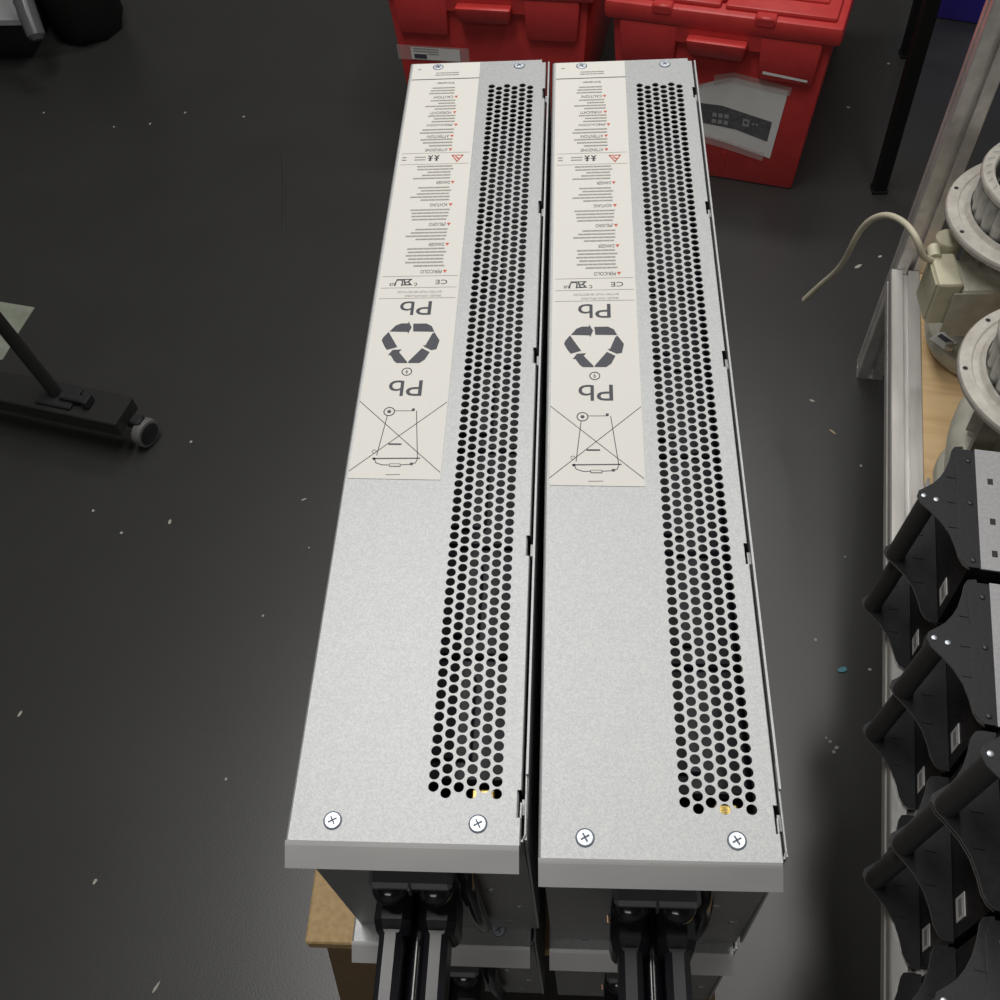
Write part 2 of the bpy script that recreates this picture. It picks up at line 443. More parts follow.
    title('ATTENTION!', .0440, .0225, 0.5586); body(.0430, .020, .028, .5630, 2, .0040)
    title('\u00a1PRECAUCI\u00d3N!', .0462, .0210, 0.5730); body(.0430, .017, .027, .5775, 3, .0038)
    title('VORSICHT!', .0440, .0225, 0.5897); body(.0430, .016, .026, .5945, 4, .0038)
    title('CAUTION!', .0438, .0235, 0.6110); body(.0400, .010, .020, .6160, 3, .0038)
    text_into(bm, 'Schneider', .0395, .6315, .0028, .0150, zp, INK)
    body(.0420, .018, .021, .6420, 2, .0030)
    body(.0095, .002, .003, .6510, 1, .003)
    # approval marks
    text_into(bm, 'CE', .0512, .3938, .0044, .0085, zp, INK)
    text_into(bm, 'R', .0258, .3950, .0062, .0062, zp, INK, mirror=True, slant=-.25)
    text_into(bm, 'U', .0202, .3946, .0062, .0058, zp, INK, slant=.12)
    text_into(bm, 'c', .0300, .3912, .0030, .0022, zp, INK); text_into(bm, 'us', .0138, .3912, .0026, .0036, zp, INK)
    stroke(bm, [(.0258, .3948), (.0150, .3948)], .0008, zp, INK); stroke(bm, [(.0195, .3893), (.0262, .3893)], .0008, zp, INK)
    text_into(bm, 'SEALED, NON-SPILLABLE', .0478, .3790, .0019, .0255, zp, FINE)
    text_into(bm, 'BATTERY MUST BE RECYCLED', .0478, .3830, .0019, .0310, zp, FINE)
    # Pb marks
    for yb, yt in ((0.3730, 0.3594), (0.3000, 0.2862)):
        text_into(bm, 'Pb', .0420, yb - .0004, (yb - yt) * .96, .0220, zp, INK)
    # recycling triangle
    for pl in [[(0.0152, 0.3441), (0.0189, 0.3497), (0.0225, 0.3516), (0.0274, 0.3516), (0.0273, 0.3537), (0.03, 0.3478), (0.0281, 0.3418), (0.0277, 0.3435)],
               [(0.0107, 0.3359), (0.0114, 0.3387), (0.0146, 0.3437), (0.022, 0.3296), (0.0151, 0.3271), (0.0129, 0.3309)],
               [(0.0165, 0.3225), (0.0191, 0.327), (0.0251, 0.3274), (0.0236, 0.325), (0.0301, 0.3158), (0.03, 0.315), (0.0231, 0.3151), (0.0211, 0.3169), (0.0183, 0.3221)],
               [(0.0307, 0.315), (0.0307, 0.3163), (0.0388, 0.3283), (0.0443, 0.3246), (0.0415, 0.3179), (0.0382, 0.3149)],
               [(0.0393, 0.3312), (0.0409, 0.3308), (0.0446, 0.3415), (0.0461, 0.3428), (0.0501, 0.3352), (0.0486, 0.3272), (0.0452, 0.3264), (0.0404, 0.3294)],
               [(0.0308, 0.3512), (0.0399, 0.3512), (0.0438, 0.3486), (0.0459, 0.3433), (0.0314, 0.3439)]]:
        poly(bm, pl, zp, INK)
    ring2d(bm, .0306, .3074, .0032, .0006, zp, INK); text_into(bm, '9', .0314, .3092, .0034, .0016, zp, INK)
    # crossed-out bin
    for a, b in (((0.0023, 0.2823), (0.0589, 0.2248)), ((0.0591, 0.2808), (0.0024, 0.2258))): stroke(bm, [a, b], .00045, zp, INK)
    stroke(bm, [(0.0261, 0.2739), (0.0384, 0.2738)], .0004, zp, INK)
    stroke(bm, [(0.0401, 0.2735), (0.0442, 0.2349)], .0005, zp, INK); stroke(bm, [(0.0216, 0.2695), (0.0184, 0.2381)], .0005, zp, INK)
    stroke(bm, [(0.0162, 0.2355), (0.0456, 0.2356)], .0008, zp, INK)
    stroke(bm, [(0.0175, 0.235), (0.0185, 0.2322), (0.0224, 0.2306), (0.0306, 0.2303), (0.0405, 0.2309), (0.0432, 0.2321), (0.044, 0.2344)], .0005, zp, INK)
    poly(bm, [(0.0273, 0.2311), (0.0338, 0.2312), (0.0338, 0.2293), (0.0273, 0.2294)], zp + .0001, 0)
    stroke(bm, [(0.0271, 0.2312), (0.0338, 0.2312), (0.034, 0.2293), (0.0273, 0.2294), (0.0271, 0.2312)], .0004, zp + .00015, INK)
    stroke(bm, [(0.0251, 0.2468), (0.0327, 0.2467)], .0012, zp, INK); stroke(bm, [(0.0257, 0.2231), (0.0344, 0.2231)], .0006, zp, FINE)
    ring2d(bm, .0225, .2733, .0034, .0006, zp, INK); disc2d(bm, .0225, .2733, .0013, zp, INK)
    ring2d(bm, .0165, .2410, .0013, .0003, zp, INK, 12); disc2d(bm, .0171, .2353, .0010, zp, INK, 10)
    for sx, sy in ((0.038, 0.2748), (0.0408, 0.2312)):
        poly(bm, [(sx - .0009, sy - .0009), (sx + .0009, sy - .0009), (sx + .0009, sy + .0009), (sx - .0009, sy + .0009)], zp + .0001, INK)
    obj('label', bm, ['paper', 'ink', 'fine_ink', 'red_ink'], root)
    # connector on the front face
    bm = bmesh.new()
    box(bm, 0.0365, 0.0795, -0.0125, 0.009, 0.160, 0.1670, bev=.0022)
    box(bm, 0.0370, 0.0790, -0.0010, 0.009, 0.095, 0.160, bev=.001)
    box(bm, 0.0573, 0.0585, -0.0140, -0.0085, 0.158, 0.1672)
    obj('connector_plate', bm, 'plate_metal', root)
    for cx_ in (0.0452, 0.0692):
        bm = bmesh.new()
        lathe(bm, [(0.0, .1555), (.006, .1545), (.0090, .1515), (.0098, .1490), (.0094, .1470), (0, .1465)], cx_, -.0075, 24)
        obj('rivet', bm, 'gloss_black', root, True)
        bm = bmesh.new()
        # plug body: octagonal section tapering to the bar
        def octo(y, w_, z0, z1, ch):
            a = w_ / 2
            return [bm.verts.new((cx_ + p, y, q)) for p, q in ((-a, z0), (a, z0), (a, z1 - ch), (a - ch, z1), (-a + ch, z1), (-a, z1 - ch))]
        secs = [octo(-.004, .0190, .100, .1365, .0045), octo(-.0205, .0200, .100, .1365, .0045), octo(-.0250, .0180, .103, .1330, .0045), octo(-.0275, .0145, .106, .1330, .0040)]
        for s0, s1 in zip(secs, secs[1:]):
            for k in range(6): bm.faces.new((s0[k], s1[k], s1[(k + 1) % 6], s0[(k + 1) % 6]))
        bm.faces.new(secs[0]); bm.faces.new(secs[-1][::-1])
        bmesh.ops.recalc_face_normals(bm, faces=bm.faces)
        plug = obj('plug', bm, 'grip_black', root)
        bm = bmesh.new()
        secs = [octo(y_, .0125, .112, .1355, .0033) for y_ in (-.0270, -.115)]
        for k in range(6): bm.faces.new((secs[0][k], secs[1][k], secs[1][(k + 1) % 6], secs[0][(k + 1) % 6]))
        bm.faces.new(secs[0]); bm.faces.new(secs[1][::-1])
        bmesh.ops.recalc_face_normals(bm, faces=bm.faces)
        obj('grip', bm, 'grip_black', plug)
    bm = bmesh.new()
    tube(bm, [(.0572, -.002, .112), (.0572, -.03, .112), (.0572, -.115, .112)], .0058, 16)
    obj('lead', bm, 'gloss_black', root, True)
    bm = bmesh.new()
    tube(bm, [(.084, .006, .150), (.0845, -.003, .135), (.0855, -.004, .08), (.085, .002, .03)], .0048, 12, smooth_path=2)
    obj('lead', bm, 'gloss_black', root, True)
    for k in range(5):
        bm = bmesh.new()
        r_ = .0010
        lathe(bm, [(0, .1115 + r_ - .0032 * k), (r_, .1115 - .0032 * k), (0, .1115 - r_ - .0032 * k)], .0345 + .0001 * k, -.004, 8)
        obj('contact', bm, 'copper', root, True)
    for sx, sz in ((.100, .020), (.108, .060), (.094, .1)):
        bm = bmesh.new()
        lathe(bm, [(0, 0.0018), (.0025, .0012), (.0034, 0)], 0, 0, 14)
        vs = [v for v in bm.verts if not v.tag]
        for v in vs:
            x_, y_, z_ = v.co; v.co = (sx + x_, 0.0086 - sz * .034 - z_, sz + y_); v.tag = True
        obj('case_rivet', bm, 'case_steel', root, True)
    return root

G_B = 'steel battery modules in a two by two stack'
b_ul = make_battery('steel battery module on top of the left pile, wooden stand showing beside it')
b_ul.location = (0, 0, 0.6005)
bpy.context.view_layer.update()
b_ur = dup(b_ul, (0.1246, -0.0056, 0.6005), 0.0049, 'steel battery module on top of the right pile, nearest the red bin with taped paper', G_B)
b_ll = dup(b_ul, (-0.003, -0.003, 0.4), 0, 'lower steel battery module of the left pile, mostly hidden, touching the wooden stand edge', G_B)
b_lr = dup(b_ul, (0.1246, -0.0036, 0.4), 0.002, 'lower steel battery module hidden in shadow beneath the right upper module', G_B)

# wooden stand carrying the four modules
st = thing('wooden_stand', 'brown fibreboard stand with splayed sides under the stacked battery modules', 'stand', (0.08, 0.35, 0))
bm = bmesh.new()
box(bm, -0.165, 0.180, -0.313, 0.34, 0.382, 0.3995, bev=.0015)
obj('board', bm, 'mdf', st)
for s in (-1, 1):
    bm = bmesh.new()
    x_t, x_b = (-0.152, -0.205) if s < 0 else (0.165, 0.215)
    y_t, y_b = -0.307, -0.312
    ins = -s * 0.045
    prismv = []
    for (xx, yy0, yy1, zz) in ((x_t, y_t, 0.32, 0.382), (x_b, y_b, 0.33, 0.0)):
        prismv.append([bm.verts.new(p) for p in ((xx, yy0, zz), (xx + ins, yy0, zz), (xx + ins, yy1, zz), (xx, yy1, zz))])
    for k in range(4): bm.faces.new((prismv[0][k], prismv[0][(k + 1) % 4], prismv[1][(k + 1) % 4], prismv[1][k]))
    bm.faces.new(prismv[0]); bm.faces.new(prismv[1][::-1])
    bmesh.ops.recalc_face_normals(bm, faces=bm.faces)
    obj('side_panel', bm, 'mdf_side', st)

# ------------------------------------------------------------------ aluminium bench, lower shelf
BA = -radians(9.5)
BO = Vector((0.5275, 0.637, 0))
def bw(v, u, z=0.0):
    return Vector((BO.x + v * cos(BA) - u * sin(BA), BO.y + v * sin(BA) + u * cos(BA), z))
bench = thing('workbench_frame', 'slotted aluminium frame with a plywood shelf at the right edge', 'bench', (BO.x, BO.y, 0), BA)
def slot_profile(s=0.04, w=0.008, d=0.009, c=0.0015):
    h = s / 2; pts = []
    side = [(-h + c, -h), (-w / 2, -h), (-w / 2, -h + d), (w / 2, -h + d), (w / 2, -h), (h - c, -h)]
    for k in range(4):
        a = k * pi / 2
        pts += [(x * cos(a) - y * sin(a), x * sin(a) + y * cos(a)) for x, y in side]
    return pts
def along_y(xc, zc, y0):
    return Matrix(((1, 0, 0, xc), (0, 0, 1, y0), (0, 1, 0, zc), (0, 0, 0, 1)))
bm = bmesh.new(); prism(bm, slot_profile(), 0, 1.379, M4=along_y(0.02, 0.215, -1.0)); obj('rail', bm, 'alu', bench)
bm = bmesh.new(); prism(bm, slot_profile(), 0, 1.379, M4=along_y(0.58, 0.215, -1.0)); obj('rail', bm, 'alu', bench)
for px_, py_, top in ((0.02, 0.400, 1.0), (0.58, 0.400, 1.0), (0.02, -1.021, 0.24), (0.58, -1.021, 0.24)):
    bm = bmesh.new()
    prism(bm, slot_profile(), 0.003, top, M4=Matrix.Translation((px_, py_, 0)))
    box(bm, px_ - .02, px_ + .02, py_ - .02, py_ + .02, 0.0, 0.003, 0)
    if top == 1.0:
        for v_ in bm.verts: v_.co.x += .030 * v_.co.z
    obj('post', bm, 'alu', bench)
bm = bmesh.new(); box(bm, 0.0405, 0.5595, -1.0, 0.379, 0.213, 0.231); obj('shelf_board', bm, 'ply', bench)
bm = bmesh.new()
box(bm, 0.0407, 0.0440, -0.030, 0.0, 0.2311, 0.246, bev=.002)
obj('corner_bracket', bm, 'alu', bench)

# ------------------------------------------------------------------ handled power units stacked on the shelf
G_U = 'black handled power units stacked on the shelf'
PLATE = [(-.003, .002), (-.0012, .0085), (.004, .0125), (.013, .020), (.0195, .029), (.0245, .039), (.0285, .052), (.031, .064), (.034, .069), (.040, .0705), (.0500, .0705),
         (.0500, -.0755), (.043, -.0755), (.0375, -.072), (.0335, -.064), (.0310, -.052), (.0265, -.038), (.0185, -.0245), (.009, -.014), (.001, -.0065)]
def make_unit(label):
    r = thing('power_unit', label, 'power unit', (0, 0, 0), 0, G_U)
    UH = 0.107
    for z0 in (0.0005, UH - .0027):
        bm = bmesh.new()
        UP = z0 > .05
        prism(bm, [(x + .008 if UP and x < .045 else x, y) for x, y in PLATE], z0, z0 + .0022, 0, 1)
        if z0 > .05:
            zt = z0 + .0022
            # raised fixing strip, embossed slots, screws
            prism(bm, [(.0425, -.066), (.0500, -.0735), (.0605, -.0735), (.0605, .066), (.0500, .066), (.0450, .062), (.0425, .056)], zt, zt + .0010, 0, 1)
        else:
            zt = z0 + .0022
        for yy in (.030, -.0005, -.030):
            if yy: box(bm, (.0335 if UP else .027), (.0415 if UP else .037), yy - .0012, yy + .0012, zt, zt + .0008)
        obj('ear_plate', bm, ['black_plate', 'edge'], r)
    for (sx, sy, q) in ((.0110, .0025, 1), (.0225, -.0005, 1), (.054, .052, 0), (.054, .0, 0), (.054, -.066, 0)):
        bm = bmesh.new()
        zt = UH - .0005 + (0 if q else .001)
        lathe(bm, [(.0027, zt), (.0024, zt + .0012), (.0012, zt + .0017), (0, zt + .0017)], sx, sy, 14, 0 if q else 1)
        obj('screw', bm, ['screw', 'satin_black'], r, True)
    bm = bmesh.new()
    tube(bm, [(.0092, 0, .0027), (.0165, 0, UH - .0028)], .0095, 22)
    obj('handle', bm, 'bar_black', r, True)
    bm = bmesh.new()
    box(bm, .0505, .44, -.0735, .069, .001, UH - .003)
    obj('chassis', bm, 'mesh_black', r)
    bm = bmesh.new()
    box(bm, .0610, .44, -.0735, .069, UH - .0028, UH - .0006)
    for yy in (.030, -.018, -.055):
        box(bm, .0715, .0765, yy - .0035, yy + .0035, UH - .0008, UH - .0003, 1)
    obj('top_cover', bm, ['pale_lid', 'dark'], r)
    bm = bmesh.new()
    box(bm, .0497, .0506, -.062, -.042, .012, .036, 0)
    box(bm, .0494, .0497, -.059, -.045, .020, .030, 1)
    obj('sticker', bm, ['sticker', 'pale_lid'], r)
    return r
stacks = [(-0.0298, -0.1902, (0, .0), 'the stack nearest the blowers'), (-0.0263, -0.3472, (0, .003), 'the second stack from the blowers'),
          (-0.0238, -0.4997, (0, .0, .008), 'the tallest stack'), (-0.0228, -0.6500, (0, .0), 'the stack in the bottom right corner')]
proto = None
for si, (v, u, leans, where) in enumerate(stacks):
    n = len(leans)
    for k in range(n):
        p = bw(v + leans[k], u, 0.2365 + k * 0.1085)
        pos = {2: ('bottom', 'top'), 3: ('bottom', 'middle', 'top')}[n][k]
        lab = 'black power unit with bar handle, %s of %s' % (pos, where)
        if proto is None:
            proto = make_unit(lab); proto.location = p; proto.rotation_euler = (0, 0, BA)
            bpy.context.view_layer.update()
        else: dup(proto, p, BA, lab, G_U)

# ------------------------------------------------------------------ side channel blowers
def make_blower(label):
    r = thing('blower', label, 'blower', (0, 0, 0), 0, 'cream blowers with finned motors on the shelf')
    # base housing: rounded channel ring on a foot plate
    bm = bmesh.new()
    lathe(bm, [(0, .0005), (.070, .0005), (.080, .006), (.085, .020), (.083, .031), (.076, .037), (.060, .039), (.050, .044), (.046, .092), (0, .092)], 0, 0, 48)
    obj('housing', bm, 'cream', r, True)
    bm = bmesh.new()
    lathe(bm, [(.045, .09), (.045, .205), (.075, .205), (.075, .215)], 0, 0, 40)
    for k in range(10):
        a = 2 * pi * k / 10
        box(bm, -.003, .003, .040, .070, .09, .2); 
        vs = list(bm.verts)[-8:]
        for w_ in vs:
            x_, y_ = w_.co.x, w_.co.y
            w_.co.x, w_.co.y = x_ * cos(a) - y_ * sin(a), x_ * sin(a) + y_ * cos(a)
    obj('neck', bm, 'cream', r)
    # wide flange
    bm = bmesh.new()
    lathe(bm, [(.080, .212), (.110, .212), (.1115, .215), (.1115, .219), (.110, .2215), (.098, .2215), (.096, .2195), (.090, .2195), (.088, .224), (.084, .224)], 0, 0, 64)
    for k in range(8):
        a = 2 * pi * (k + .35) / 8
        disc2d(bm, .1045 * cos(a), .1045 * sin(a), .0028, .2217, 1, 10)
    obj('flange', bm, ['ring', 'dark'], r, True)
    # finned drum
    bm = bmesh.new()
    prof = []
    NF = 28
    for k in range(NF):
        for da, rr in ((0, .0795), (.12, .0815), (.32, .0828), (.54, .0828), (.74, .0815), (.86, .0795), (.93, .0782)):
            a = 2 * pi * (k + da) / NF; prof.append((rr * cos(a), rr * sin(a)))
    lo = [bm.verts.new((x, y, .222)) for x, y in prof]; hi = [bm.verts.new((x, y, .268)) for x, y in prof]
    for k in range(len(prof)): bm.faces.new((lo[k], lo[(k + 1) % len(prof)], hi[(k + 1) % len(prof)], hi[k]))
    obj('finned_drum', bm, 'cast', r)
    bm = bmesh.new()
    lathe(bm, [(.078, .264), (.085, .266), (.0862, .269), (.0862, .272), (.0845, .2745), (.072, .2745), (.070, .272), (.070, .258)], 0, 0, 56)
    for k in range(36):
        a = 2 * pi * k / 36
        stroke(bm, [(.0755 * cos(a), .0755 * sin(a)), (.0805 * cos(a + .06), .0805 * sin(a + .06))], .0022, .2748, 1)
    obj('top_ring', bm, ['ring', 'cast'], r, True)
    bm = bmesh.new()
    lathe(bm, [(.0, .262), (.020, .262), (.028, .252), (.030, .225), (.0705, .225)], 0, 0, 32)
    obj('rotor_hub', bm, 'dark', r, True)
    return r
B1 = (0.692, 0.864); B2 = (0.655, 0.609)
ZD = 0.231
bl1 = make_blower('cream blower with terminal box and cable, farther along the plywood shelf')
bl1.location = (*B1, ZD)
bpy.context.view_layer.update()
bl2 = dup(bl1, (*B2, ZD), 0.4, 'cream blower right behind the stacked black power units, half out of frame')
# terminal box, motor plate, cable and rating sticker of the first blower (local = world - base)
def lw(x, y, z): return (x - B1[0], y - B1[1], z - ZD)
bm = bmesh.new()
x0, y0, _ = lw(0.572, 0.800, 0)
box(bm, x0, x0 + .030, y0, y0 + .056, .105, .172, bev=.004, seg=2)
box(bm, x0 - .002, x0 + .0, y0 + .004, y0 + .052, .108, .168, bev=.001)
tb = obj('terminal_box', bm, 'cream_box', bl1)
bm = bmesh.new()
lathe(bm, [(0, .182), (.013, .182), (.0155, .179), (.0155, .160), (0, .160)], x0 + .024, y0 + .074, 24)
tube(bm, [(x0 + .004, y0 + .048, .171), (x0 + .004, y0 + .060, .174), (x0 + .006, y0 + .066, .165)], .008, 12)
obj('gland', bm, 'cream_box', tb, True)
bm = bmesh.new()
box(bm, x0 + .030, x0 + .088, y0 - .004, y0 + .052, .085, .165, bev=.005, seg=2)
box(bm, x0 + .020, x0 + .076, y0 - .0045, y0 - .003, .095, .160, bev=.0005)
obj('motor_block', bm, 'cream', bl1)
bm = bmesh.new()
P = [(0.5545, 0.8345, 0.418), (0.544, 0.8406, 0.440), (0.5351, 0.8696, 0.440), (0.5218, 0.8969, 0.430), (0.5096, 0.9139, 0.41), (0.5031, 0.9268, 0.38), (0.5, 0.9326, 0.35), (0.5011, 0.9483, 0.31), (0.498, 0.9665, 0.27), (0.4871, 0.9853, 0.23), (0.4726, 0.9965, 0.19)]
tube(bm, [lw(0.577, 0.8475, 0.398), lw(0.565, 0.842, 0.405)] + [lw(*p) for p in P], .0040, 10, smooth_path=2)
obj('cable', bm, 'cable', bl1, True)
bm = bmesh.new()
# rating sticker and bolt on the front left of the housing
sx, sy, _ = lw(0.6190, 0.8330, 0)
mrot = Matrix.Translation((sx, sy, .0392)) @ Matrix.Rotation(radians(-52), 4, 'Z')
for (a, b, c_, d, mi, zz) in ((-.015, .013, -.010, .012, 0, 0), (-.011, .010, .001, .009, 1, .0004)):
    f = bm.faces.new([bm.verts.new(mrot @ Vector(p)) for p in ((a, c_, zz), (b, c_, zz), (b, d, zz), (a, d, zz))]); f.material_index = mi
obj('rating_sticker', bm, ['sticker', 'sticker_dark'], bl1)
bm = bmesh.new()
bx, by, _ = lw(0.6241, 0.8215, 0)
lathe(bm, [(0, .046), (.0055, .0455), (.0062, .044), (.0062, .0385)], bx, by, 6)
obj('bolt', bm, 'ring', bl1)
# curved silencer pipe of the second blower (in its own frame)
bm = bmesh.new()
c2, s2 = cos(-0.4), sin(-0.4)
def lb2(x, y, z):
    dx, dy = x - B2[0], y - B2[1]
    return (dx * c2 - dy * s2, dx * s2 + dy * c2, z - ZD)
tube(bm, [lb2(0.640, 0.712, 0.305), lb2(0.622, 0.690, 0.302), lb2(0.606, 0.658, 0.296), lb2(0.598, 0.625, 0.286), lb2(0.597, 0.600, 0.272)], .0215, 18, smooth_path=2)
obj('silencer_pipe', bm, 'cream', bl2, True)
bm = bmesh.new()
tube(bm, [lb2(0.597, 0.602, 0.274), lb2(0.597, 0.586, 0.262)], .0245, 18)
obj('pipe_collar', bm, 'cream_box', bl2, True)

# ------------------------------------------------------------------ red lidded bins
def make_bin(label, loc, rz):
    r = thing('lidded_bin', label, 'storage bin', loc, rz, 'red lidded storage bins beyond the batteries')
    HW = 0.2025; D = 0.60
    bm = bmesh.new()
    frustum(bm, (-.168, .168, .006, D - .03), (-.190, .190, .010, D - .012), 0.0, .302, 0, .006)
    # ribs on the front wall
    box(bm, .034, .036, .0045, .012, .008, .060)
    obj('body', bm, 'red', r, True)
    bm = bmesh.new()
    box(bm, -HW, HW, -.004, D, .298, .332, bev=.008, seg=2)
    obj('rim', bm, 'red', r, True)
    for s in (-1, 1):
        bm = bmesh.new()
        a, b = sorted((s * .070, s * .175))
        a2, b2 = sorted((s * .075, s * .169))
        frustum(bm, (a2, b2, -.002, .03), (a, b, -.002, .03), .222, .300, 0, .005)
        obj('skirt', bm, 'red', r, True)
    bm = bmesh.new()
    box(bm, -.074, .074, -.001, .02, .272, .302)
    frustum(bm, (-.047, .047, -.016, -.001), (-.052, .052, -.024, -.001), .258, .290, 0, .004)
    obj('handle', bm, 'red', r, True)
    # two interlocking lid leaves
    for s in (-1, 1):
        bm = bmesh.new()
        x0, x1 = sorted((s * .004, s * .188))
        box(bm, x0, x1, .012, D - .02, .330, .340, bev=.004, seg=2)
        for yy in (.05, .20, .35, .49):
            box(bm, x0 + .02, x1 - .02, yy, yy + .09, .339, .3445, bev=.002)
        for k in range(6):
            box(bm, -.010 if s < 0 else -.002, .002 if s < 0 else .010, .03 + k * .095 + (.045 if s > 0 else 0), .06 + k * .095 + (.045 if s > 0 else 0), .334, .342, bev=.002)
        obj('lid_leaf', bm, 'red', r, True)
    for xx in (-.10, .075):
        bm = bmesh.new(); box(bm, xx - .018, xx + .018, -.0055, .014, .318, .336, bev=.003)
        obj('hinge_clip', bm, 'red', r, True)
    return r
R1 = -radians(17.0)
bin1 = make_bin('red lidded bin with a taped paper picture on its front', (0.377, 1.529, 0), R1)
bpy.context.view_layer.update()
bin2 = dup(bin1, (-0.030, 1.664, 0), -radians(9.5), 'red lidded bin farther left with a small grey label on clear tape')
def front_sheet(bm, pts, y0, mi, zslope=.0135):
    """flat sheet on the slanting front wall, points (x,z)"""
    f = bm.faces.new([bm.verts.new((x, .0055 + (z / .302) * .004 - y0, z)) for x, z in pts]); f.material_index = mi
def on_bin(px_, py_, loc, rz):
    dx, dy = px_ - loc[0], py_ - loc[1]
    return dx * cos(-rz) - dy * sin(-rz)
bm = bmesh.new()
front_sheet(bm, [(-.045, .178), (.000, .202), (.030, .214), (.131, .203), (.119, .062), (.03, .082), (-.045, .092)], .0010, 0)
front_sheet(bm, [(-.045, .155), (.020, .156), (.112, .138), (.109, .097), (.05, .112), (.02, .114), (-.045, .117)], .0014, 1)
for k in range(3):
    for j in range(2):
        x_, z_ = .004 + k * .011, .140 - j * .013
        front_sheet(bm, [(x_, z_), (x_ + .008, z_), (x_ + .008, z_ - .008), (x_, z_ - .008)], .0017, 2)
front_sheet(bm, [(.060, .137), (.072, .136), (.072, .121), (.060, .122)], .0017, 2)
front_sheet(bm, [(.063, .133), (.069, .132), (.069, .126), (.063, .127)], .0019, 1)
for x_ in (.077, .084): front_sheet(bm, [(x_, .131), (x_ + .004, .130), (x_ + .004, .126), (x_, .127)], .0017, 2)
pp = obj('paper_picture', bm, ['sticker', 'print_grey', 'pale_lid'], bin1)
bm = bmesh.new()
bm.free()
for pts, yy in (([(.000, .214), (.032, .224), (.136, .211), (.135, .194), (.030, .205), (.000, .194)], .0022),
                ([(-.045, .100), (.030, .089), (.108, .073), (.106, .055), (.030, .070), (-.045, .080)], .0022),
                ([(-.045, .186), (.030, .214), (.030, .208), (-.045, .178)], .0026)):
    bm = bmesh.new(); front_sheet(bm, pts, yy, 0); obj('tape', bm, 'tape', pp)
bm = bmesh.new()
f = bm.faces.new([bm.verts.new(p) for p in ((.083, -.0032, .240), (.160, -.0032, .234), (.160, -.0032, .2295), (.083, -.0032, .2345))])
obj('torn_label', bm, 'sticker', bin1)
bm = bmesh.new()
def flat_front(pts, y0, mi):
    f = bm.faces.new([bm.verts.new((x, .0052 + (z / .302) * .004 - y0, z)) for x, z in pts]); f.material_index = mi
flat_front([(-.183, .194), (-.040, .194), (-.040, .164), (-.182, .164)], .001, 0)
flat_front([(-.155, .191), (-.058, .191), (-.058, .166), (-.155, .166)], .0015, 1)
flat_front([(-.149, .177), (-.124, .177), (-.124, .168), (-.149, .168)], .0019, 2)
for k in range(3): flat_front([(-.150 + .028 * (k == 2), .189 - k * .005), (-.100, .189 - k * .005), (-.100, .187 - k * .005), (-.150 + .028 * (k == 2), .187 - k * .005)], .0019, 3)
obj('taped_label', bm, ['tape', 'sticker', 'sticker_dark', 'fine_ink'], bin2)

# ------------------------------------------------------------------ wheeled stand on the left
bd = Vector((-.968, .25, 0)); bnrm = Vector((.25, .968, 0))
ws = thing('wheeled_stand', 'black wheeled stand base with upright pole at the left edge', 'stand', (-0.579, 0.887, 0), math.atan2(.25, -.968))
# local +X runs along the beam away from the wheel; +Y points toward the camera side
bm = bmesh.new()
box(bm, 0.0, 1.05, -.030, .030, .050, .080, bev=.002)
obj('beam', bm, 'satin_black', ws)
bm = bmesh.new()
box(bm, .085, .150, -.022, .022, .080, .086, bev=.002); obj('pole_bracket', bm, 'matt_black', ws)
bm = bmesh.new(); box(bm, .060, .110, -.004, .010, .086, .094, bev=.002); obj('foot_lever', bm, 'matt_black', ws)
bm = bmesh.new(); box(bm, .055, .066, -.008, .014, .080, .098, bev=.002); obj('lever_stop', bm, 'matt_black', ws)
pole_ang = math.atan2(.25, -.968)
def lws(x, y, z):
    dx, dy = x + .579, y - .887
    return (dx * cos(-pole_ang) - dy * sin(-pole_ang), dx * sin(-pole_ang) + dy * cos(-pole_ang), z)
bm = bmesh.new(); tube(bm, [lws(-.697, .920, .082), lws(-.735, .925, .36), lws(-.80, .93, .80)], .0105, 14); obj('pole', bm, 'satin_black', ws, True)
def caster(x, y):
    ca = bmesh.new()
    box(ca, x - .012, x + .016, y - .010, y + .010, .036, .054, bev=.003)
    c = obj('caster', ca, 'matt_black', ws, True)
    wbm = bmesh.new()
    lathe(wbm, [(.006, -.009), (.018, -.0095), (.0235, -.008), (.025, 0), (.0235, .008), (.018, .0095), (.006, .009), (.006, -.009)], 0, 0, 28, 0)
    lathe(wbm, [(.0, .0106), (.0175, .0102), (.0205, .0085)], 0, 0, 24, 1)
    lathe(wbm, [(.0205, -.0085), (.0175, -.0102), (0, -.0106)], 0, 0, 24, 1)
    for v in wbm.verts:
        a, b, z = v.co
        v.co = Matrix.Rotation(radians(78), 3, 'Z') @ Vector((a, z, b)) + Vector((x - .010, y + .004, .0252))
    obj('wheel', wbm, ['tyre', 'matt_black'], c, True)
caster(-.006, -.008); caster(1.03, .0)

# pale sheet lying on the floor behind the stand
bm = bmesh.new()
prism(bm, [(-.955, 1.225), (-.859, 1.203), (-.868, 1.150), (-.878, 1.074), (-.930, 1.060), (-.985, 1.085)], .0003, .0016)
tag(obj('paper_sheet', bm, 'sheet'), 'grey green sheet lying flat on the floor behind the stand pole', 'sheet')

